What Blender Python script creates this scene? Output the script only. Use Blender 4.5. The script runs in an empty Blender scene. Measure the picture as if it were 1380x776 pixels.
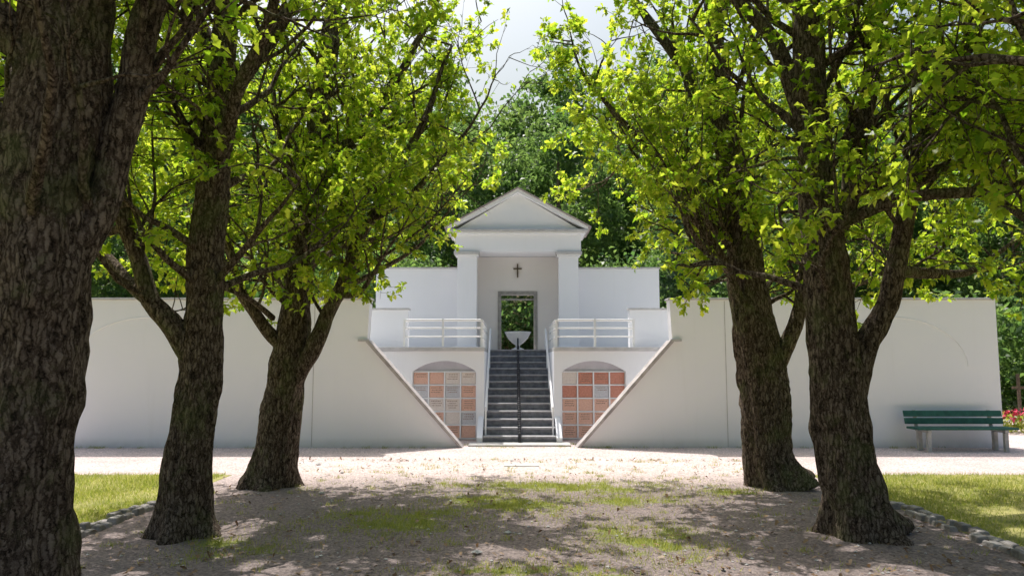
import bpy, math, random
import numpy as np
from mathutils import Vector, Matrix, noise
random.seed(7); rng = np.random.default_rng(7)
scene = bpy.context.scene
COL = scene.collection

# ------------------------------------------------------------------ materials
def new_mat(name):
    m = bpy.data.materials.new(name); m.use_nodes = True
    nt = m.node_tree; nt.nodes.clear()
    out = nt.nodes.new('ShaderNodeOutputMaterial')
    return m, nt, out
def N(nt, t, **kw):
    n = nt.nodes.new(t)
    for k, v in kw.items():
        if k in n.inputs.keys(): n.inputs[k].default_value = v
        else: setattr(n, k, v)
    return n
def ramp(nt, src, stops):
    r = nt.nodes.new('ShaderNodeValToRGB')
    els = r.color_ramp.elements
    while len(els) < len(stops): els.new(0.5)
    for e, (p, c) in zip(els, stops):
        e.position = p; e.color = (c[0], c[1], c[2], 1)
    nt.links.new(src, r.inputs[0]); return r
def coords(nt, scale=(1,1,1)):
    tc = nt.nodes.new('ShaderNodeTexCoord'); mp = nt.nodes.new('ShaderNodeMapping')
    mp.inputs['Scale'].default_value = scale
    nt.links.new(tc.outputs['Object'], mp.inputs[0]); return mp.outputs[0]
def mixc(nt, f, a, b, mode='MIX'):
    m = nt.nodes.new('ShaderNodeMix'); m.data_type = 'RGBA'; m.blend_type = mode
    for inp, v in ((m.inputs[0], f), (m.inputs[6], a), (m.inputs[7], b)):
        if isinstance(v, bpy.types.NodeSocket): nt.links.new(v, inp)
        elif isinstance(v, (int, float)): inp.default_value = v
        else: inp.default_value = (v[0], v[1], v[2], 1)
    return m.outputs[2]
def mth(nt, op, a, b=0.0, c=0.0):
    m = nt.nodes.new('ShaderNodeMath'); m.operation = op
    for i, v in enumerate((a, b, c)):
        if isinstance(v, bpy.types.NodeSocket): nt.links.new(v, m.inputs[i])
        else: m.inputs[i].default_value = v
    return m.outputs[0]
def principled(nt, out, col, rough=0.8, bump=None, bstr=0.3, bdist=0.01, metal=0, spec=0.3):
    p = nt.nodes.new('ShaderNodeBsdfPrincipled')
    if isinstance(col, bpy.types.NodeSocket): nt.links.new(col, p.inputs['Base Color'])
    else: p.inputs['Base Color'].default_value = (*col, 1)
    p.inputs['Roughness'].default_value = rough
    p.inputs['Metallic'].default_value = metal
    p.inputs['Specular IOR Level'].default_value = spec
    if bump is not None:
        b = nt.nodes.new('ShaderNodeBump'); b.inputs['Strength'].default_value = bstr
        b.inputs['Distance'].default_value = bdist
        nt.links.new(bump, b.inputs['Height']); nt.links.new(b.outputs[0], p.inputs['Normal'])
    nt.links.new(p.outputs[0], out.inputs[0]); return p
def simple(name, c1, c2, scale=8, rough=0.7, bstr=0.25, bdist=0.005, metal=0):
    m, nt, out = new_mat(name); co = coords(nt)
    n = N(nt, 'ShaderNodeTexNoise', Scale=scale, Detail=6.0, Roughness=0.6); nt.links.new(co, n.inputs['Vector'])
    r = ramp(nt, n.outputs[0], [(0.35, c1), (0.65, c2)])
    n2 = N(nt, 'ShaderNodeTexNoise', Scale=scale*8, Detail=4.0); nt.links.new(co, n2.inputs['Vector'])
    principled(nt, out, r.outputs[0], rough, n2.outputs[0], bstr, bdist, metal); return m

def plaster_mat(name, ca, cb):
    m, nt, out = new_mat(name)
    geo = nt.nodes.new('ShaderNodeNewGeometry')
    sep = nt.nodes.new('ShaderNodeSeparateXYZ'); nt.links.new(geo.outputs['Position'], sep.inputs[0])
    co = coords(nt)
    n1 = N(nt, 'ShaderNodeTexNoise', Scale=0.7, Detail=6.0, Roughness=0.6); nt.links.new(co, n1.inputs['Vector'])
    base = ramp(nt, n1.outputs[0], [(0.3, ca), (0.7, cb)]).outputs[0]
    mp = coords(nt, (5, 5, 0.35))
    n2 = N(nt, 'ShaderNodeTexNoise', Scale=1.2, Detail=8.0, Roughness=0.7); nt.links.new(mp, n2.inputs['Vector'])
    st = ramp(nt, n2.outputs[0], [(0.55, (0, 0, 0)), (0.85, (0.22, 0.22, 0.22))]).outputs[0]
    base = mixc(nt, st, base, (0.70, 0.69, 0.67))
    mr = nt.nodes.new('ShaderNodeMapRange'); mr.inputs[1].default_value = 0.0; mr.inputs[2].default_value = 0.18
    mr.inputs[3].default_value = 0.7; mr.inputs[4].default_value = 0.0
    nt.links.new(sep.outputs[2], mr.inputs[0])
    n3 = N(nt, 'ShaderNodeTexNoise', Scale=5.0, Detail=6.0); nt.links.new(co, n3.inputs['Vector'])
    base = mixc(nt, mth(nt, 'MULTIPLY', mr.outputs[0], n3.outputs[0]), base, (0.42, 0.39, 0.36))
    n4 = N(nt, 'ShaderNodeTexNoise', Scale=60.0, Detail=4.0); nt.links.new(co, n4.inputs['Vector'])
    principled(nt, out, base, 0.85, n4.outputs[0], 0.25, 0.004); return m

def bark_mat():
    m, nt, out = new_mat('oak_bark')
    tc = nt.nodes.new('ShaderNodeTexCoord')
    nz = N(nt, 'ShaderNodeTexNoise', Scale=9.0, Detail=6.0, Roughness=0.75); nt.links.new(tc.outputs['Object'], nz.inputs['Vector'])
    add = nt.nodes.new('ShaderNodeVectorMath'); add.operation = 'MULTIPLY_ADD'
    nt.links.new(nz.outputs['Color'], add.inputs[0]); add.inputs[1].default_value = (0.10, 0.10, 0.22)
    nt.links.new(tc.outputs['Object'], add.inputs[2])
    mp = nt.nodes.new('ShaderNodeMapping'); mp.inputs['Scale'].default_value = (30, 30, 7.5)
    nt.links.new(add.outputs[0], mp.inputs[0])
    v = nt.nodes.new('ShaderNodeTexVoronoi'); v.feature = 'DISTANCE_TO_EDGE'; v.inputs['Scale'].default_value = 1.0
    nt.links.new(mp.outputs[0], v.inputs['Vector'])
    mp2 = nt.nodes.new('ShaderNodeMapping'); mp2.inputs['Scale'].default_value = (26, 26, 6)
    nt.links.new(add.outputs[0], mp2.inputs[0])
    n = N(nt, 'ShaderNodeTexNoise', Scale=1.3, Detail=10.0, Roughness=0.70); nt.links.new(mp2.outputs[0], n.inputs['Vector'])
    n5 = N(nt, 'ShaderNodeTexNoise', Scale=70.0, Detail=5.0, Roughness=0.7); nt.links.new(tc.outputs['Object'], n5.inputs['Vector'])
    cl = nt.nodes.new('ShaderNodeMapRange'); cl.inputs[2].default_value = 0.22
    nt.links.new(v.outputs['Distance'], cl.inputs[0])
    nn = nt.nodes.new('ShaderNodeMapRange'); nn.inputs[1].default_value = 0.30; nn.inputs[2].default_value = 0.70; nt.links.new(n.outputs[0], nn.inputs[0])
    h = mth(nt, 'MULTIPLY_ADD', cl.outputs[0], 0.32, mth(nt, 'MULTIPLY_ADD', n5.outputs[0], 0.22, mth(nt, 'MULTIPLY', nn.outputs[0], 0.5)))
    col = ramp(nt, h, [(0.27, (0.022, 0.016, 0.012)), (0.54, (0.19, 0.14, 0.105)), (0.84, (0.48, 0.39, 0.31))]).outputs[0]
    l = N(nt, 'ShaderNodeTexNoise', Scale=2.2, Detail=9.0, Roughness=0.72); nt.links.new(tc.outputs['Object'], l.inputs['Vector'])
    lf = ramp(nt, l.outputs[0], [(0.50, (0, 0, 0)), (0.63, (0.6, 0.6, 0.6))]).outputs[0]
    col = mixc(nt, lf, col, mixc(nt, h, (0.02, 0.03, 0.01), (0.36, 0.40, 0.16)))
    principled(nt, out, col, 0.95, h, 1.0, 0.05, spec=0.1); return m

def leaf_mat(name, dif, dif2, tr, tr2, mixf=0.5):
    m, nt, out = new_mat(name)
    at = nt.nodes.new('ShaderNodeAttribute'); at.attribute_name = 'lv'
    c = mixc(nt, at.outputs['Fac'], dif, dif2); t = mixc(nt, at.outputs['Fac'], tr, tr2)
    d = nt.nodes.new('ShaderNodeBsdfPrincipled'); nt.links.new(c, d.inputs['Base Color'])
    d.inputs['Roughness'].default_value = 0.45; d.inputs['Specular IOR Level'].default_value = 0.35
    tb = nt.nodes.new('ShaderNodeBsdfTranslucent'); nt.links.new(t, tb.inputs[0])
    mx = nt.nodes.new('ShaderNodeMixShader'); mx.inputs[0].default_value = mixf
    nt.links.new(d.outputs[0], mx.inputs[1]); nt.links.new(tb.outputs[0], mx.inputs[2])
    nt.links.new(mx.outputs[0], out.inputs[0]); return m

def gravel_mat():
    m, nt, out = new_mat('gravel')
    co = coords(nt)
    geo = nt.nodes.new('ShaderNodeNewGeometry')
    sep = nt.nodes.new('ShaderNodeSeparateXYZ'); nt.links.new(geo.outputs['Position'], sep.inputs[0])
    n = N(nt, 'ShaderNodeTexNoise', Scale=0.9, Detail=8.0, Roughness=0.65); nt.links.new(co, n.inputs['Vector'])
    base = ramp(nt, n.outputs[0], [(0.3, (0.52, 0.43, 0.41)), (0.7, (0.66, 0.56, 0.54))]).outputs[0]
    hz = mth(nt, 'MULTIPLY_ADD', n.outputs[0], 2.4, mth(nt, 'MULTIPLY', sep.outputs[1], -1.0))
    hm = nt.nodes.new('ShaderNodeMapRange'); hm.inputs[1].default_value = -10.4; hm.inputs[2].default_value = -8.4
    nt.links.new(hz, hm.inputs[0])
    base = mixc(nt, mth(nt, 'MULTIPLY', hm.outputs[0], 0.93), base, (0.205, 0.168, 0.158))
    v = N(nt, 'ShaderNodeTexVoronoi', Scale=48.0); nt.links.new(co, v.inputs['Vector'])
    peb = ramp(nt, v.outputs['Color'], [(0.0, (0.45, 0.42, 0.41)), (0.5, (1, 1, 1)), (1.0, (1.6, 1.55, 1.5))]).outputs[0]
    base = mixc(nt, 0.85, base, peb, 'MULTIPLY')
    n3 = N(nt, 'ShaderNodeTexNoise', Scale=7.0, Detail=8.0, Roughness=0.75); nt.links.new(co, n3.inputs['Vector'])
    dk = ramp(nt, n3.outputs[0], [(0.55, (0, 0, 0)), (0.75, (0.5, 0.5, 0.5))]).outputs[0]
    base = mixc(nt, dk, base, (0.15, 0.12, 0.10))
    at = nt.nodes.new('ShaderNodeAttribute'); at.attribute_name = 'moss'
    mo = mth(nt, 'MULTIPLY_ADD', n3.outputs[0], 1.6, mth(nt, 'ADD', at.outputs['Fac'], -1.15))
    mr = ramp(nt, mo, [(0.0, (0, 0, 0)), (0.22, (0.8, 0.8, 0.8))]).outputs[0]
    base = mixc(nt, mr, base, (0.22, 0.25, 0.06))
    ad = mth(nt, 'MULTIPLY_ADD', v.outputs['Distance'], -0.6, n3.outputs[0])
    principled(nt, out, base, 0.95, ad, 0.8, 0.02, spec=0.15); return m

M = {}
M['plaster'] = plaster_mat('white_plaster', (0.875, 0.88, 0.915), (0.895, 0.90, 0.93))
M['cream'] = plaster_mat('cream_plaster', (0.83, 0.80, 0.79), (0.86, 0.83, 0.82))
M['bark'] = bark_mat(); M['gravel'] = gravel_mat()
M['leaf'] = leaf_mat('oak_leaf', (0.055, 0.115, 0.012), (0.12, 0.18, 0.022), (0.32, 0.56, 0.02), (0.86, 0.93, 0.08), 0.63)
M['fleaf'] = leaf_mat('forest_leaf', (0.05, 0.11, 0.04), (0.11, 0.175, 0.06), (0.11, 0.26, 0.05), (0.36, 0.52, 0.12), 0.5)
M['needle'] = leaf_mat('needle', (0.05, 0.105, 0.075), (0.10, 0.16, 0.10), (0.08, 0.17, 0.08), (0.17, 0.28, 0.12), 0.4)
M['grassblade'] = leaf_mat('grass_blade', (0.13, 0.18, 0.03), (0.28, 0.29, 0.08), (0.28, 0.40, 0.03), (0.62, 0.60, 0.13), 0.5)
M['litter'] = leaf_mat('dry_leaf', (0.16, 0.09, 0.04), (0.36, 0.24, 0.13), (0.1, 0.06, 0.03), (0.2, 0.12, 0.05), 0.2)
M['lawn'] = simple('lawn_soil', (0.18, 0.19, 0.05), (0.40, 0.36, 0.13), 1.5, 0.95, 0.7, 0.03)
M['floor'] = simple('forest_floor', (0.07, 0.09, 0.03), (0.13, 0.13, 0.06), 0.8, 0.95, 0.6, 0.03)
M['coping'] = simple('coping_stone', (0.46, 0.45, 0.45), (0.60, 0.59, 0.59), 5, 0.8)
M['arch_shade'] = simple('arch_shade_tone', (0.50, 0.49, 0.54), (0.58, 0.57, 0.62), 5, 0.8)  # grey-lavender tone paints the recess shade in the arch heads
M['edge'] = simple('cut_edge', (0.34, 0.31, 0.30), (0.54, 0.50, 0.49), 6, 0.8)
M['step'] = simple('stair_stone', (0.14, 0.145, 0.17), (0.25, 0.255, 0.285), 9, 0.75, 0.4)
M['tread'] = simple('sunlit_tread_stone', (0.30, 0.29, 0.30), (0.44, 0.43, 0.44), 9, 0.75, 0.4)  # paler than the risers: sunlight on the treads put into the colour
M['paint'] = simple('white_paint', (0.82, 0.82, 0.82), (0.87, 0.87, 0.87), 4, 0.4, 0.05)
M['dark'] = simple('dark_metal', (0.03, 0.03, 0.035), (0.07, 0.07, 0.075), 12, 0.45, 0.2, metal=0.6)
M['greenwood'] = simple('green_painted_wood', (0.02, 0.09, 0.07), (0.035, 0.14, 0.105), 10, 0.5, 0.3)
M['concrete'] = simple('concrete', (0.42, 0.41, 0.39), (0.58, 0.56, 0.54), 10, 0.9, 0.5)
M['cobble'] = simple('cobble', (0.16, 0.15, 0.14), (0.38, 0.35, 0.33), 6, 0.9, 0.6, 0.02)
M['roof'] = simple('roof_sheet', (0.30, 0.25, 0.24), (0.42, 0.36, 0.34), 8, 0.6)
M['frame'] = simple('door_frame', (0.28, 0.27, 0.26), (0.38, 0.37, 0.35), 8, 0.6)
M['bronze'] = simple('bronze', (0.10, 0.08, 0.06), (0.17, 0.13, 0.10), 10, 0.45, metal=0.6)
M['t_pink'] = simple('granite_pink', (0.68, 0.40, 0.31), (0.80, 0.52, 0.42), 30, 0.45)
M['t_red'] = simple('granite_red', (0.50, 0.20, 0.145), (0.64, 0.30, 0.225), 30, 0.45)
M['t_grey'] = simple('granite_grey', (0.50, 0.50, 0.54), (0.64, 0.64, 0.68), 30, 0.45)
M['t_pale'] = simple('granite_pale', (0.70, 0.62, 0.58), (0.80, 0.73, 0.69), 30, 0.5)
M['inscr'] = simple('inscription', (0.26, 0.16, 0.12), (0.36, 0.24, 0.19), 30, 0.6)
M['flower'] = simple('red_petals', (0.55, 0.02, 0.05), (0.75, 0.10, 0.18), 20, 0.6)

# ------------------------------------------------------------------ mesh builder
class MB:
    def __init__(s): s.v = []; s.f = []; s.m = []; s.mats = []
    def mi(s, mat):
        if mat not in s.mats: s.mats.append(mat)
        return s.mats.index(mat)
    def add(s, vs, fs, mat):
        o = len(s.v); k = s.mi(mat); s.v.extend(vs)
        for f in fs: s.f.append([i+o for i in f]); s.m.append(k)
    def box(s, x0, x1, y0, y1, z0, z1, mat):
        vs = [(x, y, z) for z in (z0, z1) for y in (y0, y1) for x in (x0, x1)]
        s.add(vs, [(0,2,3,1),(4,5,7,6),(0,1,5,4),(2,6,7,3),(0,4,6,2),(1,3,7,5)], mat)
    def prism(s, poly, y0, y1, mat):
        n = len(poly)
        vs = [(x, y0, z) for x, z in poly] + [(x, y1, z) for x, z in poly]
        fs = [list(range(n)), [n+i for i in reversed(range(n))]]
        for i in range(n):
            j = (i+1) % n; fs.append((j, i, n+i, n+j))
        s.add(vs, fs, mat)
    def tube(s, pts, rad, mat, ns=8, cap=True, wob=None):
        pts = [Vector(p) for p in pts]; vs = []; prev = None
        if not hasattr(rad, '__len__'): rad = [rad]*len(pts)
        for i, p in enumerate(pts):
            t = (pts[min(i+1, len(pts)-1)] - pts[max(i-1, 0)]).normalized()
            if prev is None:
                a = Vector((1,0,0)) if abs(t.x) < 0.9 else Vector((0,1,0))
                prev = (a - t*a.dot(t)).normalized()
            else:
                prev = (prev - t*prev.dot(t)).normalized()
            b = t.cross(prev)
            for k in range(ns):
                an = 2*math.pi*k/ns; r = rad[i]
                d = prev*math.cos(an) + b*math.sin(an)
                if wob: r *= wob(p, d, an)
                vs.append(tuple(p + d*r))
        fs = []
        for i in range(len(pts)-1):
            for k in range(ns):
                a = i*ns+k; c = i*ns+(k+1) % ns
                fs.append((a, c, c+ns, a+ns))
        if cap: fs.append(list(reversed(range(ns)))); fs.append([(len(pts)-1)*ns+k for k in range(ns)])
        s.add(vs, fs, mat)
    def lathe(s, c, prof, mat, ns=32):
        vs = []; fs = []
        for r, z in prof:
            for k in range(ns):
                a = 2*math.pi*k/ns; vs.append((c[0]+r*math.cos(a), c[1]+r*math.sin(a), c[2]+z))
        for i in range(len(prof)-1):
            for k in range(ns):
                a = i*ns+k; b = i*ns+(k+1) % ns; fs.append((a, b, b+ns, a+ns))
        s.add(vs, fs, mat)
    def obj(s, name, parent=None, smooth=False, bevel=0.0):
        me = bpy.data.meshes.new(name); me.from_pydata(s.v, [], s.f)
        for m in s.mats: me.materials.append(M[m])
        me.polygons.foreach_set('material_index', s.m)
        if smooth: me.polygons.foreach_set('use_smooth', [True]*len(s.f))
        me.update(); o = bpy.data.objects.new(name, me); COL.objects.link(o)
        if parent: o.parent = parent
        if bevel:
            b = o.modifiers.new('bevel', 'BEVEL'); b.width = bevel; b.segments = 2; b.limit_method = 'ANGLE'
        return o
def empty(name):
    e = bpy.data.objects.new(name, None); COL.objects.link(e); return e

OAK = [(0,0),(0.34,-0.23),(0.46,-0.14),(0.66,-0.30),(0.78,-0.17),(1.0,0),(0.78,0.17),(0.66,0.30),(0.46,0.14),(0.34,0.23)]
ROUND = [(0,0),(0.45,-0.30),(1,0),(0.45,0.30)]
BLADE = [(0,-0.06),(0,0.06),(1,0)]
NEED = [(0,0),(0.3,-0.10),(1,0),(0.3,0.10)]
def leaf_mesh(name, pos, dirs, ups, size, var, tmpl, mat, curl=0.25, parent=None):
    n = len(pos); t = np.array(tmpl, dtype=np.float64); k = len(t)
    d = dirs/np.linalg.norm(dirs, axis=1, keepdims=True)
    s = np.cross(ups, d); s /= (np.linalg.norm(s, axis=1, keepdims=True)+1e-9)
    u = np.cross(d, s)
    z = (-curl*t[:, 0]**2 + 0.5*np.abs(t[:, 1]))
    co = (pos[:, None, :] + size[:, None, None]*(d[:, None, :]*t[None, :, 0:1] + s[:, None, :]*t[None, :, 1:2] + u[:, None, :]*z[None, :, None]))
    me = bpy.data.meshes.new(name)
    me.vertices.add(n*k); me.vertices.foreach_set('co', co.reshape(-1).astype(np.float32))
    me.loops.add(n*k); me.loops.foreach_set('vertex_index', np.arange(n*k, dtype=np.int32))
    me.polygons.add(n); me.polygons.foreach_set('loop_start', np.arange(0, n*k, k, dtype=np.int32))
    a = me.attributes.new('lv', 'FLOAT', 'POINT'); a.data.foreach_set('value', np.repeat(var, k).astype(np.float32))
    me.materials.append(M[mat]); me.update(calc_edges=True); me.validate()
    if name.startswith('_'): return me
    o = bpy.data.objects.new(name, me); COL.objects.link(o)
    if parent: o.parent = parent
    return o
def rdirs(n):
    v = rng.normal(size=(n, 3)); return v/np.linalg.norm(v, axis=1, keepdims=True)

# ------------------------------------------------------------------ ground
def sheet(name, x0, x1, y0, y1, z, mat):
    b = MB(); b.add([(x0,y0,z),(x1,y0,z),(x1,y1,z),(x0,y1,z)], [(0,1,2,3)], mat); return b.obj(name)
sheet('ground', -400, 400, -300, 500, -0.012, 'floor')
def patch_mask(x, y):
    m = 0
    for cx, cy, rx, ry in ((0.5, 10.1, 1.5, 0.55), (-1.3, 8.0, 0.9, 0.7), (1.1, 7.1, 0.6, 0.8), (-0.2, 8.9, 0.9, 0.7), (1.3, 9.2, .8, .4),
                           (-2.6, 6.8, 0.5, 0.4), (2.5, 9.7, .4, .3), (0, 6.0, 0.8, 0.3)):
        q = ((x-cx)/rx)**2 + ((y-cy)/ry)**2
        m = max(m, math.exp(-q))
    return max(0, m*(0.62 + noise.noise(Vector((x*2.3, y*2.3, 3.0)))*0.8 + noise.noise(Vector((x*7, y*7, 3.0)))*0.5))
g = MB()
nx = 84; xs = np.linspace(-4.2, 4.15, nx+1); ys = np.concatenate([np.linspace(-30, 4.4, 20), np.linspace(4.6, 11.2, 110)]); ny = len(ys)-1
vs = [(float(x), float(y), 0.0) for y in ys for x in xs]
fs = [(j*(nx+1)+i, j*(nx+1)+i+1, (j+1)*(nx+1)+i+1, (j+1)*(nx+1)+i) for j in range(ny) for i in range(nx)]
moss = [patch_mask(v[0], v[1]) for v in vs]
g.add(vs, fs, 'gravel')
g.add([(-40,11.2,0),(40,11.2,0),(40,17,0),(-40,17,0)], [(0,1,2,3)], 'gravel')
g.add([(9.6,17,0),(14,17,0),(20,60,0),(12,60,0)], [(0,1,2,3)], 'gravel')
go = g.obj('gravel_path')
a = go.data.attributes.new('moss', 'FLOAT', 'POINT'); a.data.foreach_set('value', moss+[0.0]*8)
sheet('grass_lawn', -40, -4.2, -30, 11.2, 0.002, 'lawn')
sheet('grass_lawn', 4.15, 40, -30, 11.2, 0.002, 'lawn')

for sx in (-4.22, 4.17):
    b = MB(); y = -4.0
    while y < 9.0:
        L = random.uniform(0.13, 0.24)
        for row in (0, 1):
            if random.random() < 0.06: continue
            x0 = sx + row*0.14 - 0.14; h = random.uniform(0.02, 0.07); w = random.uniform(0.11, 0.135)
            j = [random.uniform(-0.015, 0.015) for _ in range(8)]
            vs = [(x0+j[0], y+j[1], -0.03), (x0+w, y+j[2], -0.03), (x0+w+j[3], y+L-0.015, -0.03), (x0, y+L-0.015+j[4], -0.03)]
            vs += [(p[0]+(0.02 if i in (0, 3) else -0.02), p[1]+(0.02 if i < 2 else -0.02), h+j[i+4 if i < 4 else 0]*0.5) for i, p in enumerate(vs)]
            b.add(vs, [(3,2,1,0),(4,5,6,7),(0,1,5,4),(1,2,6,5),(2,3,7,6),(3,0,4,7)], 'cobble')
        y += L
    b.obj('cobblestone_kerb', bevel=0.012)

P = []
for _ in range(220000):
    x = random.uniform(-3.6, 3.6); y = random.uniform(5.2, 11.0)
    if random.random() < patch_mask(x, y)**1.4: P.append((x, y, 0))
tufts = []
for _ in range(60): tufts.append((random.choice([-1, 1])*random.uniform(1.1, 8.5), 14.72+random.uniform(-.06, .03)))
for _ in range(26): tufts.append((random.uniform(-1.1, 1.1), random.uniform(14.6, 15.4)))
for _ in range(300): tufts.append((random.uniform(-3.9, 3.9), random.uniform(6, 13)))
for tx, ty in tufts:
    for _ in range(random.randint(6, 34)): P.append((tx+random.gauss(0, .045), ty+random.gauss(0, .03), 0))
P = np.array(P)
n = len(P); d = rdirs(n)*0.6 + np.array([0, 0, 1.0])
leaf_mesh('grass_patch', P, d, rdirs(n), rng.uniform(0.025, 0.06, n), rng.uniform(0.2, 1, n), BLADE, 'grassblade', 0.3)
for sx in (-1, 1):
    n = 90000
    x = 4.3 + rng.exponential(2.6, n); x = x[x < 14]; n = len(x); y = rng.uniform(5.0, 11.25, n)
    dens = np.array([noise.noise(Vector((a*0.9, b*0.9, sx*5.0))) for a, b in zip(x, y)])
    k = rng.uniform(-0.55, 0.35, n) < dens; x = x[k]; y = y[k]; n = len(x)
    P = np.stack([sx*x, y, np.zeros(n)], 1)
    leaf_mesh('grass', P, rdirs(n)*0.6+np.array([0, 0, 1.0]), rdirs(n), rng.uniform(0.025, 0.065, n), rng.uniform(0, 1, n), BLADE, 'grassblade', 0.3)
n = 1900
P = np.stack([rng.uniform(-4.2, 4.2, n), 4.8+rng.exponential(3.2, n).clip(0, 8), np.full(n, 0.012)], 1)
D = rdirs(n); D[:, 2] *= 0.25
leaf_mesh('fallen_leaves', P, D, np.tile([0, 0, 1.0], (n, 1))+0.5*rdirs(n), rng.uniform(0.03, 0.075, n), rng.uniform(0, 1, n), OAK, 'litter', -0.2)
b = MB()
for _ in range(600):
    x = random.uniform(-4, 4); y = random.uniform(4.8, 13); r = random.uniform(0.008, 0.022)
    if random.random() < 0.02: r = random.uniform(0.03, 0.05)
    vs = [(x+r*a*random.uniform(.7, 1.2), y+r*c*random.uniform(.7, 1.2), r*.5*(e+0.6)) for a, c, e in ((1,0,0),(0,1,0),(-1,0,0),(0,-1,0),(0,0,1),(0,0,-1))]
    b.add(vs, [(0,1,4),(1,2,4),(2,3,4),(3,0,4),(1,0,5),(2,1,5),(3,2,5),(0,3,5)], 'concrete')
b.obj('loose_stones')
b = MB(); b.box(-0.28, 0.28, 12.1, 12.5, -0.02, 0.012, 'concrete'); b.obj('drain_cover', bevel=0.006)

# ------------------------------------------------------------------ front walls with V cut
WT = 2.84
for sg, xe in ((-1, 8.8), (1, 9.30)):
    e = empty('boundary_wall')
    poly = [(xe, 0), (1.16, 0), (2.97, 2.0), (2.93, WT), (xe, WT)]
    poly = [(sg*x, z) for x, z in poly]
    if sg > 0: poly = poly[::-1]
    b = MB(); b.prism(poly, 14.8, 15.1, 'plaster'); b.obj('wall_body', e)
    b = MB(); x0, x1 = sorted((sg*2.90, sg*(xe+0.04))); b.box(x0, x1, 14.765, 15.135, WT+0.002, WT+0.04, 'coping'); b.obj('coping', e, bevel=0.008)
    dx, dz = (2.97-1.16), 2.0; L = math.hypot(dx, dz); nx_, nz_ = -dz/L, dx/L
    t = 0.055
    q = [(1.16, 0.0), (2.99, 2.022), (2.99+nx_*t-0.02, 2.022+nz_*t), (1.16+nx_*t*1.7, 0.0)]
    q = [(sg*x, z) for x, z in q]
    if sg < 0: q = q[::-1]
    b = MB(); b.prism(q, 14.73, 15.14, 'edge'); b.obj('diagonal_coping', e, bevel=0.006)
    b = MB(); x0, x1 = sorted((sg*2.93, sg*3.14)); b.box(x0, x1, 14.74, 14.797, 2.03, 2.075, 'coping'); b.obj('ledge', e)
    b = MB()
    for cx, w in ((sg*7.25, 1.45),):
        pts = [(cx + w*math.cos(a), 14.797, 1.55 + 0.95*math.sin(a)) for a in np.linspace(0, math.pi, 33)]
        b.tube(pts, 0.012, 'plaster', 6)
    for jx in (4.0, 5.9):
        b.box(sg*jx-0.006, sg*jx+0.006, 14.793, 14.81, 0.02, WT-0.02, 'coping')
    b.obj('relief', e)

# ------------------------------------------------------------------ terrace + niches
TZ = 1.95
te = empty('terrace')
for sg in (-1, 1):
    def bx(b, x0, x1, *r):
        x0, x1 = sorted((sg*x0, sg*x1)); b.box(x0, x1, *r)
    b = MB(); bx(b, 0.74, 3.25, 16.36, 19.2, 0, TZ-0.08, 'plaster')
    bx(b, 3.25, 8.7, 15.1, 19.2, 0, TZ-0.08, 'plaster'); b.obj('terrace_block', te)
    b = MB()
    xa, xb, zs, za, zt = 0.905, 2.265, 1.43, 1.66, TZ-0.08
    bx(b, 0.74, xa, 16.2, 16.36, 0, zt, 'plaster'); bx(b, xb, 3.25, 16.2, 16.36, 0, zt, 'plaster')
    c = (xb-xa)/2; hh = za-zs; R = (c*c+hh*hh)/(2*hh); cx = (xa+xb)/2; cz = za-R; A = math.asin(c/R)
    arc = [(cx+R*math.sin(a), cz+R*math.cos(a)) for a in np.linspace(-A, A, 21)]
    poly = arc + [(xb, zt), (xa, zt)]
    poly = [(sg*x, z) for x, z in poly]
    if sg < 0: poly = poly[::-1]
    b.prism(poly[::-1], 16.2, 16.36, 'plaster'); b.obj('arched_facade', te)
    b = MB(); bx(b, 0.74, 3.25, 16.15, 19.2, TZ-0.078, TZ+0.0, 'coping')
    bx(b, 3.25, 8.7, 15.13, 19.2, TZ-0.078, TZ, 'coping'); b.obj('terrace_slab', te, bevel=0.006)
    b = MB(); bx(b, 2.48, 3.6, 17.0, 17.2, TZ, 2.80, 'plaster'); bx(b, 2.45, 3.63, 16.97, 17.23, 2.802, 2.84, 'coping')
    b.obj('parapet', te)
    ce = empty('columbarium_niche')
    b = MB(); w = (xb-xa)/4; h = (zs-0.03)/5
    tiles = MB(); ins = MB()
    for i in range(5): b.box(sg*(xa+i*w)-0.014, sg*(xa+i*w)+0.014, 16.27, 16.359, 0.03, zs+0.01, 'plaster')
    for j in range(6): bx(b, xa-0.0, xb, 16.275, 16.358, 0.03+j*h-0.012, 0.03+j*h+0.012, 'plaster')
    bx(b, xa+0.004, xb-0.004, 16.335, 16.356, zs+0.014, za+0.02, 'arch_shade')  # added backing plate that carries the painted arch shade
    b.obj('grid_frame', ce)
    for i in range(4):
        for j in range(5):
            x0 = xa+i*w+0.018; x1 = xa+(i+1)*w-0.018; z0 = 0.03+j*h+0.016; z1 = 0.03+(j+1)*h-0.016
            if sg < 0:
                mt = random.choices(['t_grey', 't_pale', 't_pink'], [4, 3, 1])[0]
                if j == 4 and i >= 1: mt = 't_pink' if i != 1 else 't_pale'
                if j == 0 and i < 3: mt = 't_pink'
                if j == 3 and i == 2: mt = 't_pink'
            else:
                mt = random.choices(['t_red', 't_pink', 't_pale', 't_grey'], [5, 4, 1.5, .7])[0]
            bx(tiles, x0, x1, 16.30, 16.357, z0, z1, mt)
            if random.random() < 0.85:
                for r in range(random.choice([2, 3, 3, 4])):
                    zc = z1-0.05-r*0.047; p = x0+random.uniform(.03, .08); en = x1-random.uniform(.03, .08)
                    while p < en:
                        q = p+random.uniform(0.008, 0.03)
                        bx(ins, p, min(q, en), 16.297, 16.3005, zc, zc+0.016, 'inscr'); p = q+0.009
    tiles.obj('stone_plates', ce, bevel=0.004); ins.obj('inscriptions', ce)
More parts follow.
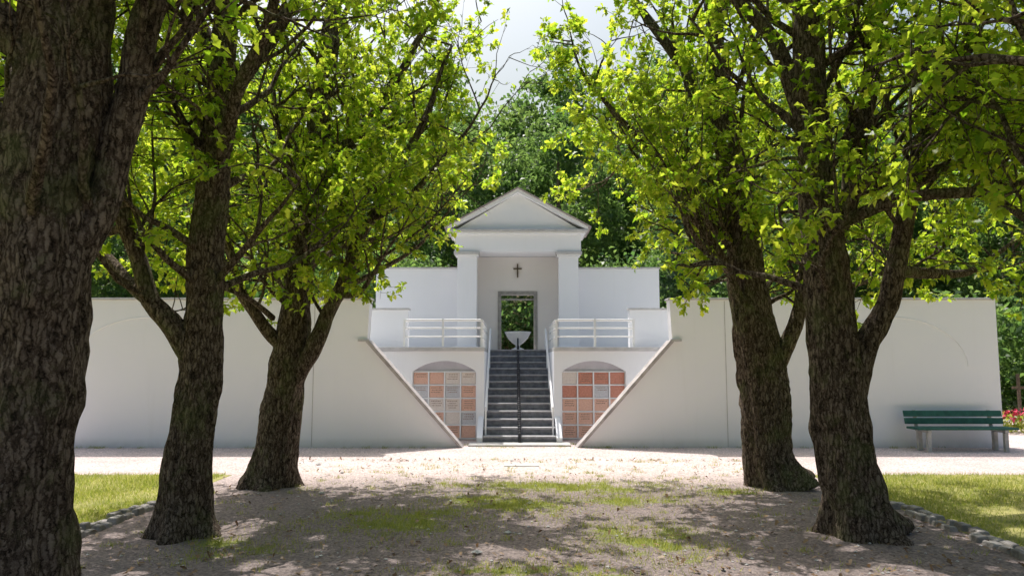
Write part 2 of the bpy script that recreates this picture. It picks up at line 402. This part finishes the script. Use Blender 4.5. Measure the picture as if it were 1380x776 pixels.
b = MB(); b.box(-8.7, 8.7, 19.2, 24.0, 0, TZ-0.003, 'coping'); b.obj('rear_block', te)
b = MB(); b.box(-8.7, 8.7, 24.0, 70, -0.5, TZ-0.05, 'floor'); b.obj('raised_ground')

b = MB(); ns = 13; rise = TZ/ns; run = (19.2-15.5)/ns
se = empty('staircase')
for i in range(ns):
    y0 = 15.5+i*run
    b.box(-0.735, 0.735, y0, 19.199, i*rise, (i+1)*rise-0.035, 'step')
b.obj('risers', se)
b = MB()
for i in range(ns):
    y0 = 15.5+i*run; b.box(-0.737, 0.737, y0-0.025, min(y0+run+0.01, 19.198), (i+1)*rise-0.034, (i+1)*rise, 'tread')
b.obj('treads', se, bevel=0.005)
b = MB(); b.box(-1.0, 1.0, 14.95, 15.47, -0.02, 0.035, 'concrete'); b.obj('landing', se, bevel=0.01)
b = MB()
for sg in (-1, 1):
    x0, x1 = sorted((sg*0.745, sg*0.86))
    vs = [(x, y, z) for x in (x0, x1) for y, z in ((15.45, 0), (16.198, 0), (16.198, 0.50), (15.45, 0.12))]
    b.add(vs, [(0,1,2,3),(7,6,5,4),(0,4,5,1),(1,5,6,2),(2,6,7,3),(3,7,4,0)], 'plaster')
b.obj('cheek_walls', se)
b = MB(); L = 44
for i in range(L):
    t = i/(L-1); y = 15.42+t*3.7; z = 0.20+t*(TZ-0.13)
    r = 0.038
    b.lathe((0, y, z), [(0.001, -r), (r*.7, -r*.7), (r, 0), (r*.7, r*.7), (0.001, r)], 'dark', 10)
b.tube([(0, 15.42, 0.19), (0, 19.12, TZ+0.06)], 0.014, 'dark', 8)
b.tube([(0, 15.42, 0.0), (0, 15.42, 0.2)], 0.03, 'dark', 8)
b.obj('stair_rail_chain', smooth=True)

for sg in (-1, 1):
    b = MB(); yr = 16.3
    for z, r in ((2.53, 0.024), (2.36, 0.016), (2.18, 0.016)):
        b.tube([(sg*2.46, yr, z), (sg*0.80, yr, z)], r, 'paint', 8)
        b.tube([(sg*2.46, yr, z), (sg*2.46, 16.95, z)], r, 'paint', 8)
        b.tube([(sg*0.80, yr, z), (sg*0.80, 19.0, z)], r, 'paint', 8)
    for x in (2.46, 1.63, 0.80):
        b.box(sg*x-0.024, sg*x+0.024, yr-0.024, yr+0.024, TZ, 2.555, 'paint')
    for y in (17.2, 18.1, 19.0):
        b.box(sg*0.80-0.02, sg*0.80+0.02, y-0.02, y+0.02, TZ, 2.55, 'paint')
    b.obj('terrace_railing')
    b = MB()
    for hz in (0.58, 0.36):
        b.tube([(sg*0.69, 15.75, 0.12+hz), (sg*0.69, 19.1, 0.12+hz+3.35*TZ/3.7)], 0.022 if hz > .5 else 0.014, 'paint', 8)
    for t in (0, 0.25, 0.5, 0.75, 1.0):
        y = 15.75+3.35*t; z = 0.12+3.35*t*TZ/3.7
        b.tube([(sg*0.69, y, z-0.05), (sg*0.69, y, z+0.58)], 0.018, 'paint', 8)
    b.obj('stair_handrail')

# ------------------------------------------------------------------ chapel portal
ch = empty('memorial_chapel_portal')
b = MB()
for sg in (-1, 1):
    x0, x1 = sorted((sg*1.05, sg*1.55)); b.box(x0, x1, 19.30, 19.60, TZ, 4.34, 'plaster')
b.obj('pilasters', ch, bevel=0.008)
b = MB()
for sg in (-1, 1):
    x0, x1 = sorted((sg*1.01, sg*1.60)); b.box(x0, x1, 19.25, 19.64, 4.342, 4.39, 'plaster')
    x0, x1 = sorted((sg*0.98, sg*1.64)); b.box(x0, x1, 19.21, 19.66, 4.392, 4.46, 'coping')
    x0, x1 = sorted((sg*1.02, sg*1.60)); b.box(x0, x1, 19.27, 19.64, TZ, TZ+0.1, 'plaster')
b.obj('capitals', ch, bevel=0.006)
b = MB(); b.box(-1.62, 1.62, 19.28, 20.6, 4.462, 4.90, 'plaster'); b.obj('entablature', ch)
b = MB(); b.box(-1.72, 1.72, 19.19, 20.64, 4.902, 4.96, 'plaster'); b.box(-1.79, 1.79, 19.13, 20.66, 4.962, 5.02, 'coping'); b.obj('cornice', ch, bevel=0.008)
b = MB(); b.prism([(-1.62, 5.022), (1.62, 5.022), (0, 5.98)], 19.32, 20.6, 'plaster'); b.obj('tympanum', ch)
b = MB()
for sg in (-1, 1):
    for (o0, o1, y0, mt, wx) in ((0.0, 0.10, 19.15, 'plaster', 1.80), (0.102, 0.135, 19.10, 'roof', 1.88)):
        sl = 0.985/1.80
        za = 5.975; q = [(0, za+o0), (0, za+o1), (sg*wx, za+o1-sl*wx), (sg*wx, za+o0-sl*wx)]
        if sg > 0: q = q[::-1]
        b.prism(q, y0, 20.7, mt)
b.obj('gable_roof', ch)
b = MB()
for sg in (-1, 1):
    x0, x1 = sorted((sg*1.10, sg*1.50)); b.box(x0, x1, 19.60, 20.30, TZ, 4.458, 'cream')
    x0, x1 = sorted((sg*0.50, sg*1.50)); b.box(x0, x1, 20.302, 20.55, TZ, 4.456, 'cream')
b.box(-0.499, 0.499, 20.302, 20.55, 3.46, 4.456, 'cream'); b.obj('portal_walls', ch)
b = MB()
for sg in (-1, 1):
    x0, x1 = sorted((sg*0.44, sg*0.53)); b.box(x0, x1, 20.27, 20.58, TZ, 3.44, 'frame')
b.box(-0.53, 0.53, 20.268, 20.582, 3.442, 3.53, 'frame'); b.box(-0.44, 0.44, 20.40, 20.46, 3.30, 3.35, 'frame')
b.obj('door_frame', ch, bevel=0.004)
b = MB(); b.box(-0.018, 0.018, 20.25, 20.29, 3.90, 4.27, 'bronze'); b.box(-0.11, -0.019, 20.252, 20.288, 4.12, 4.155, 'bronze'); b.box(0.019, 0.11, 20.252, 20.288, 4.12, 4.155, 'bronze'); b.obj('cross', ch)
for sg in (-1, 1):
    e = empty('rear_wall')
    x0, x1 = sorted((sg*1.502, sg*3.75)); b = MB(); b.box(x0, x1, 20.0, 20.28, TZ, 4.10, 'plaster'); b.obj('wall_body', e)
    b = MB(); b.box(x0-0.03*(sg < 0), x1+0.03*(sg > 0), 19.96, 20.32, 4.102, 4.14, 'coping'); b.obj('coping', e, bevel=0.006)
b = MB()
b.lathe((0, 19.75, TZ), [(0.001, 0), (0.17, 0), (0.16, 0.03), (0.06, 0.07), (0.055, 0.12), (0.14, 0.18), (0.26, 0.30), (0.33, 0.44), (0.35, 0.47), (0.33, 0.475), (0.30, 0.44), (0.2, 0.3), (0.001, 0.22)], 'paint', 40)
b.tube([(0, 19.40, TZ), (0, 19.40, TZ+0.30)], 0.02, 'dark', 10)
b.obj('stone_bowl', smooth=True)

# ------------------------------------------------------------------ bench
be = empty('park_bench'); bx0, bx1 = 7.25, 9.10
b = MB()
for i in range(3): b.box(bx0, bx1, 14.02+i*0.145, 14.15+i*0.145, 0.395, 0.435, 'greenwood')
b.obj('seat', be, bevel=0.008)
b = MB()
for k, (y, z) in enumerate(((14.47, 0.53), (14.505, 0.665))):
    vs = [(x, y+dy+(zz)*0.22, z+zz) for x in (bx0, bx1) for dy, zz in ((0, -0.055), (0.035, -0.055), (0.035, 0.055), (0, 0.055))]
    b.add(vs, [(0,1,2,3),(7,6,5,4),(0,4,5,1),(1,5,6,2),(2,6,7,3),(3,7,4,0)], 'greenwood')
b.obj('backrest', be, bevel=0.006)
b = MB()
for x in (bx0+0.22, bx1-0.22):
    b.box(x-0.035, x+0.035, 14.05, 14.12, 0, 0.34, 'concrete'); b.box(x-0.035, x+0.035, 14.36, 14.45, 0, 0.34, 'concrete')
    b.box(x-0.036, x+0.036, 14.03, 14.46, 0.342, 0.393, 'concrete')
    vs = [(x+dx, y, z) for dx in (-0.03, 0.03) for y, z in ((14.462, 0.35), (14.50, 0.35), (14.585, 0.73), (14.55, 0.73))]
    b.add(vs, [(0,1,2,3),(7,6,5,4),(0,4,5,1),(1,5,6,2),(2,6,7,3),(3,7,4,0)], 'concrete')
b.obj('legs', be, bevel=0.006)

# ------------------------------------------------------------------ oak trees
def catmull(pts, sub):
    out = []; n = len(pts)
    for i in range(n-1):
        p0 = pts[max(i-1, 0)]; p1 = pts[i]; p2 = pts[i+1]; p3 = pts[min(i+2, n-1)]
        for s in range(sub):
            t = s/sub
            out.append([0.5*((2*b)+(-a+c)*t+(2*a-5*b+4*c-d)*t*t+(-a+3*b-3*c+d)*t**3) for a, b, c, d in zip(p0, p1, p2, p3)])
    out.append(list(pts[-1])); return out

def zlow(x, y):
    ax = abs(x)
    pts = [(0, 5.0), (0.5, 4.1), (1.0, 3.4), (1.6, 2.75), (2.2, 2.25), (3.0, 2.05), (4.0, 2.1), (6, 2.0)]
    for (a, za), (b, zb) in zip(pts, pts[1:]):
        if ax <= b: return za+(zb-za)*(ax-a)/(b-a)
    return 2.0
def keep(p):
    nn = noise.noise(Vector((p.x*0.9, p.y*0.9, p.z*0.9)))
    if p.z < zlow(p.x, p.y)+nn*0.9: return False
    if abs(p.x-0.05) < 0.27+nn*0.6: return False
    if p.y > 13.3+nn: return False
    if p.y < 2.6: return False
    if p.z < 3.6 and p.y < 5.6 and abs(p.x) < 2.5: return False
    qx = p.x + 0.18*p.z; qy = p.y - 0.50*p.z
    if noise.noise(Vector((qx*1.6, qy*1.6, 2.0))) < -0.30: return False
    if noise.noise(Vector((p.x*1.1+7, p.y*1.1, p.z*1.1))) < -0.36: return False
    if p.z > 6.6 and random.random() < 0.45: return False
    return True

def oak(name, lines, leafn=1.0, seed=0):
    random.seed(seed); e = empty(name); wood = MB(); Lp = []; Ld = []
    ph = random.uniform(0, 6)
    def wob(p, d, an):
        fl = 0
        if p.z < 0.9: fl = math.exp(-max(p.z, 0)/0.16)*(0.36+0.24*math.sin(5*an+ph)+0.12*math.sin(3*an))
        k = noise.noise(Vector((d.x*1.6+p.x, d.y*1.6+p.y, p.z*1.3+ph)))*0.20 + noise.noise(Vector((d.x*5, d.y*5, p.z*4+ph)))*0.12 + noise.noise(Vector((d.x*14, d.y*14, p.z*7+ph)))*0.08
        return 1+k+fl
    def rv():
        return Vector((random.gauss(0, 1), random.gauss(0, 1), random.gauss(0, 1))).normalized()
    def grow(p, d, L, r, lev):
        nseg = 5 if lev < 3 else 2
        pts = [p.copy()]; rad = [r]; q = p.copy(); d = d.normalized()
        for i in range(nseg):
            d = (d + rv()*0.30 + Vector((0, 0, 0.10 if lev < 2 else 0.02))).normalized()
            q = q + d*(L/nseg); pts.append(q.copy()); rad.append(r*(1-(i+1)/nseg*0.75))
        if lev == 3 and not keep(pts[-1]): return
        if lev == 2 and not keep(pts[-1]) and random.random() < 0.6: return
        if lev == 1 and not keep(pts[-1]) and random.random() < 0.5: return
        wood.tube(pts, rad, 'bark', 6 if lev == 1 else (4 if lev == 2 else 3), cap=False)
        if lev < 3:
            nch = 7 if lev == 1 else 4
            for c in range(nch):
                t = random.uniform(0.25, 1.0) if c else 1.0
                k = min(int(t*nseg), nseg-1); f = t*nseg-k
                pp = pts[k].lerp(pts[k+1], f)
                dd = ((pts[k+1]-pts[k]).normalized()*0.8 + rv()*0.95).normalized()
                grow(pp, dd, (random.uniform(0.45, 0.9) if lev == 1 else random.uniform(0.2, 0.42)), max(r*0.45, 0.0035), lev+1)
        if lev >= 2:
            m = int(random.uniform(11, 20)*leafn) if lev == 3 else int(5*leafn)
            for _ in range(m):
                t = random.uniform(0.3, 1.0)**0.6
                k = min(int(t*nseg), nseg-1); pp = pts[k].lerp(pts[k+1], t*nseg-k)
                if keep(pp):
                    Lp.append(pp + rv()*0.03); Ld.append((pts[-1]-pts[0]).normalized()*0.7 + rv())
    for li, line in enumerate(lines):
        sub = 12 if li == 0 else 7
        pl = catmull(line, sub)
        jit = 0.02 if li == 0 else 0.05
        pts = [Vector((q[0]+noise.noise(Vector((q[2]*1.7, li*3+ph, 1)))*jit*1.5, q[1]+noise.noise(Vector((q[2]*1.7, li*3+ph, 9)))*jit*1.5, q[2])) for q in pl]
        rad = [q[3] for q in pl]
        wood.tube(pts, rad, 'bark', 56 if li == 0 else 16, wob=wob)
        acc = 0; nxt = 0.5
        for i in range(1, len(pts)):
            acc += (pts[i]-pts[i-1]).length
            if acc < nxt: continue
            z = pts[i].z
            if z < 2.2: continue
            nxt = acc + (0.28 if z < 6.8 else 0.5)
            ax = (pts[i]-pts[i-1]).normalized()
            for _ in range(2 if (li == 0 and z < 6.8) else 1):
                dd = rv(); dd.z = abs(dd.z)*0.4; dd = (dd.normalized()*1.0 + ax*0.45).normalized()
                grow(pts[i], dd, random.uniform(0.9, 2.1)*(0.8 if rad[i] < 0.05 else 1.05), min(max(rad[i]*0.30, 0.014), 0.045), 1)
        grow(pts[-1], (pts[-1]-pts[-2]), 1.0, rad[-1], 1); grow(pts[-1], (pts[-1]-pts[-2])+rv(), 1.0, rad[-1]*.8, 1)
    wood.obj('trunk_and_limbs', e, smooth=True)
    n = len(Lp); P = np.array([tuple(p) for p in Lp]); D = np.array([tuple(p) for p in Ld])
    D[:, 2] -= 0.15
    U = rdirs(n)*0.75+np.array([0, 0, 1.0])
    leaf_mesh('foliage', P, D, U, rng.uniform(0.06, 0.122, n), np.clip(rng.normal(0.45, 0.28, n), 0, 1), OAK, 'leaf', 0.25, e)

T2 = [[(-3.25,7.35,-0.05,.25),(-3.22,7.35,.7,.21),(-3.15,7.35,1.53,.19),(-3.11,7.35,2.98,.16),(-3.07,7.4,4.1,.14),(-3.07,7.4,5.3,.11),(-3.2,7.5,7.2,.07),(-3.1,7.5,8.6,.03)],
      [(-3.18,7.35,1.6,.11),(-3.40,7.3,2.0,.105),(-3.67,7.25,2.35,.085),(-4.0,7.1,3.35,.07),(-4.3,7.0,4.3,.05),(-4.9,6.9,5.6,.025)],
      [(-3.55,7.3,2.15,.07),(-3.9,7.5,2.35,.06),(-4.3,7.8,2.65,.05),(-4.9,8.1,3.2,.03),(-5.6,8.3,4.2,.02)],
      [(-3.08,7.4,4.0,.10),(-2.7,7.6,4.9,.08),(-2.2,7.9,6.0,.05),(-1.6,8.1,7.0,.025)],
      [(-3.1,7.35,3.2,.08),(-2.8,7.0,4.0,.06),(-2.3,6.6,4.8,.045),(-1.7,6.2,5.6,.02)],
      [(-3.1,7.4,2.3,.04),(-2.8,7.7,2.5,.032),(-2.45,8.1,2.7,.022),(-2.2,8.5,3.1,.012)],
      [(-3.9,7.2,2.9,.04),(-4.3,7.2,2.8,.03),(-4.8,7.3,2.9,.018)],
      [(-3.08,7.4,4.6,.08),(-3.7,7.7,5.6,.06),(-4.4,8.2,6.6,.03)]]
T3 = [[(-3.35,10.2,-0.05,.31),(-3.27,10.2,.6,.26),(-3.15,10.2,1.5,.245),(-3.06,10.2,2.5,.20),(-2.98,10.2,3.5,.18),(-2.73,10.2,5.6,.14),(-2.65,10.2,6.9,.09),(-2.6,10.2,8.8,.03)],
      [(-3.02,10.15,1.35,.13),(-2.82,10.1,1.8,.115),(-2.63,10.1,2.2,.10),(-2.15,10.0,3.2,.08),(-1.8,9.9,3.92,.065),(-1.35,9.8,4.75,.045),(-0.95,9.7,5.8,.02)],
      [(-2.92,10.2,3.7,.12),(-2.5,10.3,4.5,.10),(-2.1,10.4,5.1,.08),(-1.5,10.5,6.2,.05),(-0.9,10.6,7.6,.02)],
      [(-3.2,10.15,1.8,.09),(-3.5,10.0,2.25,.075),(-3.78,9.9,2.8,.06),(-4.0,9.8,4.0,.045),(-4.5,9.8,5.5,.02)],
      [(-2.98,10.25,3.3,.08),(-3.4,10.9,4.3,.06),(-3.9,11.6,5.4,.03)],
      [(-2.9,10.2,4.2,.08),(-2.3,11.0,5.0,.06),(-1.6,11.8,6.0,.03)],
      [(-2.45,10.1,2.6,.045),(-2.0,10.5,2.9,.035),(-1.5,10.9,3.3,.025),(-1.0,11.0,4.0,.012)],
      [(-2.4,10.0,2.5,.04),(-2.1,9.6,2.5,.03),(-1.8,9.3,2.8,.02),(-1.5,9.1,3.2,.012)],
      [(-2.0,9.95,3.5,.05),(-1.5,9.8,3.8,.04),(-1.0,9.7,4.3,.03),(-0.6,9.6,4.9,.015)],
      [(-3.3,10.0,2.2,.04),(-3.4,9.4,2.4,.03),(-3.6,9.0,2.5,.018)],
      [(-3.0,10.2,2.9,.06),(-2.5,10.9,3.3,.045),(-1.9,11.5,3.6,.03),(-1.3,11.9,4.2,.015)]]
T1 = [[(-2.98,4.4,-0.05,.34),(-2.94,4.4,.7,.275),(-2.9,4.4,1.6,.262),(-2.89,4.4,2.42,.262),(-2.83,4.4,3.8,.225),(-2.8,4.4,5.3,.16),(-2.85,4.4,7.0,.10),(-2.8,4.4,8.6,.03)],
      [(-2.80,4.42,1.95,.12),(-2.66,4.45,2.45,.11),(-2.53,4.5,3.1,.095),(-2.36,4.5,3.85,.085),(-1.9,4.6,5.2,.05),(-1.4,4.7,6.4,.025)],
      [(-2.95,4.3,3.3,.10),(-3.5,4.2,4.2,.08),(-4.2,4.1,5.4,.04)],
      [(-3.0,4.5,2.2,.10),(-3.3,4.8,2.9,.08),(-3.8,5.4,3.7,.05),(-4.3,5.9,4.6,.02)],
      [(-2.8,4.4,4.6,.08),(-2.4,3.9,5.4,.06),(-1.8,3.6,6.4,.03)]]
T4 = [[(3.17,7.35,-0.05,.33),(3.1,7.35,.35,.28),(3.02,7.35,.85,.25),(2.98,7.35,1.53,.24),(2.87,7.35,2.98,.18),(2.84,7.35,4.48,.155),(2.8,7.35,5.4,.13),(2.75,7.4,7.0,.08),(2.8,7.4,8.6,.03)],
      [(3.08,7.32,1.25,.14),(3.25,7.3,1.75,.12),(3.49,7.3,2.25,.10),(3.67,7.3,2.98,.09),(3.85,7.3,3.72,.075),(4.3,7.3,4.6,.06),(4.9,7.2,6.1,.025)],
      [(2.92,7.35,2.5,.12),(3.12,7.4,3.1,.10),(3.35,7.45,3.9,.085),(3.6,7.5,4.9,.07),(3.7,7.6,6.6,.03)],
      [(2.85,7.35,3.9,.10),(2.5,7.5,4.9,.075),(1.8,7.8,6.2,.045),(1.2,8.0,7.2,.02)],
      [(2.9,7.3,2.9,.07),(3.4,6.8,3.1,.055),(4.1,6.4,3.1,.04),(4.8,6.1,3.4,.02)],
      [(3.6,7.3,2.5,.06),(4.1,7.6,2.5,.05),(4.8,8.0,2.6,.035),(5.6,8.3,3.1,.02)],
      [(3.75,7.3,3.3,.06),(4.3,7.0,3.6,.05),(5.0,6.8,3.9,.035),(5.7,6.6,4.6,.02)]]
T5 = [[(3.38,10.2,-0.05,.35),(3.24,10.2,.53,.305),(3.2,10.2,1.5,.31),(3.05,10.2,2.5,.25),(2.96,10.2,3.5,.205),(2.76,10.2,5.07,.16),(2.68,10.2,6.7,.10),(2.7,10.2,8.7,.03)],
      [(3.3,10.15,1.3,.13),(3.5,10.1,1.85,.105),(3.75,10.1,2.5,.09),(3.92,10.1,3.5,.075),(4.2,10.1,5.0,.04),(4.5,10.2,6.4,.02)],
      [(2.95,10.2,3.0,.09),(2.3,10.2,3.8,.07),(1.65,10.1,4.6,.05),(0.95,10.0,5.3,.025)],
      [(2.82,10.2,4.5,.10),(2.3,10.3,5.7,.08),(1.5,10.4,6.9,.045),(0.9,10.4,7.9,.02)],
      [(3.05,10.1,1.9,.07),(2.85,10.0,2.5,.055),(2.55,9.9,3.1,.045),(2.0,9.8,3.7,.03),(1.4,9.8,4.4,.015)],
      [(2.95,10.2,3.6,.08),(3.2,11.0,4.4,.06),(3.4,11.7,5.4,.03)],
      [(2.95,10.2,2.7,.05),(2.5,9.6,2.9,.04),(2.1,9.1,3.1,.03),(1.7,8.8,3.8,.015)],
      [(3.7,10.1,2.4,.05),(4.2,10.2,2.6,.04),(4.9,10.4,2.8,.03),(5.5,10.5,3.3,.015)],
      [(2.9,10.2,3.3,.08),(2.3,11.0,4.0,.055),(1.6,11.6,4.7,.03)]]
T6 = [[(3.4,4.3,-0.05,.34),(3.38,4.3,.7,.27),(3.38,4.3,1.6,.26),(3.42,4.3,3.0,.22),(3.4,4.3,5.0,.15),(3.3,4.3,7.0,.08),(3.3,4.3,8.4,.03)],
      [(3.40,4.4,2.3,.05),(3.5,4.8,2.9,.04),(3.6,5.2,3.5,.03),(3.7,5.6,4.5,.02)],
      [(3.38,4.4,2.0,.06),(3.6,5.1,2.4,.045),(3.8,5.7,2.7,.035),(3.95,6.3,3.0,.02)],
      [(3.3,4.3,3.8,.09),(2.7,4.4,4.8,.06),(2.0,4.6,6.0,.03)],
      [(3.4,4.3,3.4,.09),(4.1,4.8,4.4,.06),(4.8,5.2,5.6,.03)]]
for i, (T, ln) in enumerate(((T1, .6), (T2, .9), (T3, 1), (T4, .95), (T5, 1), (T6, .7))):
    oak('oak_tree', T, ln, 11+i)

# ------------------------------------------------------------------ forest
def crown_mesh(name, H, R, base, nclump, per, size, seed, tmpl, mat):
    r = np.random.default_rng(seed)
    c = r.normal(size=(nclump, 3)); c /= np.linalg.norm(c, axis=1, keepdims=True)
    rad = r.uniform(0.35, 1.0, nclump)**0.5
    c = c*rad[:, None]; c[:, 0] *= R; c[:, 1] *= R; c[:, 2] = base+(H-base)*0.5+c[:, 2]*(H-base)*0.5
    cs = r.uniform(0.45, 1.1, nclump)
    P = (c[:, None, :] + r.normal(size=(nclump, per, 3))*cs[:, None, None]*0.5*np.array([1, 1, 0.6])).reshape(-1, 3)
    var = np.clip(np.repeat(r.uniform(0, 1, nclump), per)*0.7+r.uniform(0, 0.3, nclump*per), 0, 1)
    n = len(P)
    return leaf_mesh('_'+name, P, rdirs(n), rdirs(n)+np.array([0, 0, 1.0]), r.uniform(0.6, 1.3, n)*size, var, tmpl, mat, 0.2)
def conifer_mesh(name, H, R, seed):
    r = np.random.default_rng(seed); P = []; D = []
    z = 1.0
    while z < H:
        rr = R*(1-z/H)**0.85+0.1; nb = 9
        for k in range(nb):
            a = r.uniform(0, 6.283); d = np.array([math.cos(a), math.sin(a), -0.22])
            m = int(20+rr*22)
            t = r.uniform(0.1, 1, m)*rr*r.uniform(.75, 1.1)
            p = np.array([0, 0, z])+d*t[:, None]+r.normal(size=(m, 3))*np.array([.16, .16, .10])*(0.5+t[:, None]/rr*0.6)
            P.append(p); D.append(np.tile(d, (m, 1))+r.normal(size=(m, 3))*0.7)
        z += 0.34
    P = np.concatenate(P); D = np.concatenate(D); n = len(P)
    return leaf_mesh('_'+name, P, D, rdirs(n)+np.array([0, 0, 1.0]), r.uniform(0.18, 0.4, n), r.uniform(0, 1, n), NEED, 'needle', 0.3)
crowns = [crown_mesh('crown%d' % i, 14+i, 3.3+0.3*i, 2.0, 160, 85, 0.28, 50+i, ROUND, 'fleaf') for i in range(3)]
con = [conifer_mesh('con%d' % i, 13+2*i, 3.0, 70+i) for i in range(2)]
shrub = crown_mesh('shrub', 3.2, 1.6, 0.2, 50, 80, 0.17, 90, ROUND, 'fleaf')
tb = MB(); tb.tube([(0, 0, -1), (0.1, 0, 3), (0, 0.1, 6), (0.1, 0, 11)], [0.3, 0.24, 0.18, 0.06], 'bark', 10)
to = tb.obj('distant_trunk_src', smooth=True); trunk_me = to.data; bpy.data.objects.remove(to)
fe = empty('distant_forest'); random.seed(5)
def inst(me, x, y, z, s, par, nm, sz=None):
    o = bpy.data.objects.new(nm, me); COL.objects.link(o); o.parent = par
    o.location = (x, y, z); o.rotation_euler = (0, 0, random.uniform(0, 6.28)); o.scale = (s, s, sz or s)
for row, (y, st, hs) in enumerate(((30, 6.0, 0.68), (38, 6.0, 1.0), (48, 6.5, 1.28))):
    x = -36-row*7
    while x < 36+row*7:
        xx = x+random.uniform(-1.2, 1.2); yy = y+random.uniform(-2, 2)
        z = TZ-0.1 if abs(xx) < 8.5 else 0
        if 10 < xx < 15 and row == 0: x += st; continue
        s = hs*random.uniform(0.88, 1.15)
        if random.random() < 0.3 and abs(xx) > 6: inst(random.choice(con), xx, yy, z, s, fe, 'conifer_crown')
        else: inst(random.choice(crowns), xx, yy, z, s, fe, 'crown')
        inst(trunk_me, xx, yy, z, s, fe, 'trunk')
        x += st*random.uniform(0.75, 1.1)
sh = empty('shrub_hedge')
x = -26
while x < 26:
    if not (9.5 < x < 14):
        inst(shrub, x, random.uniform(24.5, 27) if abs(x) > 1.2 else 27.5, (TZ-0.1) if abs(x) < 8.5 else 0, random.uniform(0.8, 1.25), sh, 'shrub')
    x += random.uniform(1.6, 2.4)
e = empty('spruce_tree'); inst(con[0], 5.2, 24.4, 1.2, 0.40, e, 'crown'); inst(trunk_me, 5.2, 24.4, 1.2, 0.3, e, 'trunk')
n = 900; P = np.stack([rng.uniform(10.0, 12.2, n), rng.uniform(17.6, 18.6, n), rng.uniform(0.05, 0.42, n)], 1)
fb = empty('flower_bed')
leaf_mesh('leaves', P, rdirs(n), rdirs(n), rng.uniform(.08, .14, n), rng.uniform(0, 1, n), ROUND, 'grassblade', .2, fb)
n = 260; P = np.stack([rng.uniform(10.0, 12.2, n), rng.uniform(17.5, 18.5, n), rng.uniform(0.35, 0.5, n)], 1)
leaf_mesh('petals', P, rdirs(n), rdirs(n)+np.array([0, 0, 1.]), rng.uniform(.08, .13, n), rng.uniform(0, 1, n), ROUND, 'flower', .2, fb)
b = MB(); b.box(12.35, 12.41, 18.9, 18.96, 0, 1.35, 'bronze'); b.box(12.22, 12.349, 18.905, 18.955, 0.98, 1.04, 'bronze'); b.box(12.411, 12.54, 18.905, 18.955, 0.98, 1.04, 'bronze')
b.obj('wooden_grave_cross')

# ------------------------------------------------------------------ light
EL = math.radians(62); AZ = math.radians(-20)
s = Vector((math.sin(AZ)*math.cos(EL), math.cos(AZ)*math.cos(EL), math.sin(EL)))
sun = bpy.data.lights.new('sun', 'SUN'); sun.energy = 5.0; sun.angle = math.radians(0.5); sun.color = (1, 0.955, 0.905)
so = bpy.data.objects.new('sun', sun); COL.objects.link(so); so.rotation_euler = s.to_track_quat('Z', 'Y').to_euler(); so.location = (0, 0, 30)
w = bpy.data.worlds.new('World'); scene.world = w; w.use_nodes = True
nt = w.node_tree; bg = nt.nodes['Background']; sk = nt.nodes.new('ShaderNodeTexSky'); sk.sky_type = 'NISHITA'
sk.sun_disc = False; sk.sun_elevation = EL; sk.sun_rotation = AZ; sk.air_density = 2.2; sk.dust_density = 10.0; sk.ozone_density = 7.0
nt.links.new(sk.outputs[0], bg.inputs[0]); bg.inputs[1].default_value = 0.15
scene.view_settings.view_transform = 'Standard'; scene.view_settings.look = 'None'; scene.view_settings.exposure = 0

cam = bpy.data.cameras.new('camera'); cam.sensor_width = 36; cam.lens = 36*1023/1380; cam.clip_end = 1500; cam.clip_start = 0.05
co = bpy.data.objects.new('camera', cam); COL.objects.link(co); co.location = (-0.15, 0, 1.6)
co.rotation_euler = (math.radians(90+5.69), 0, 0); scene.camera = co
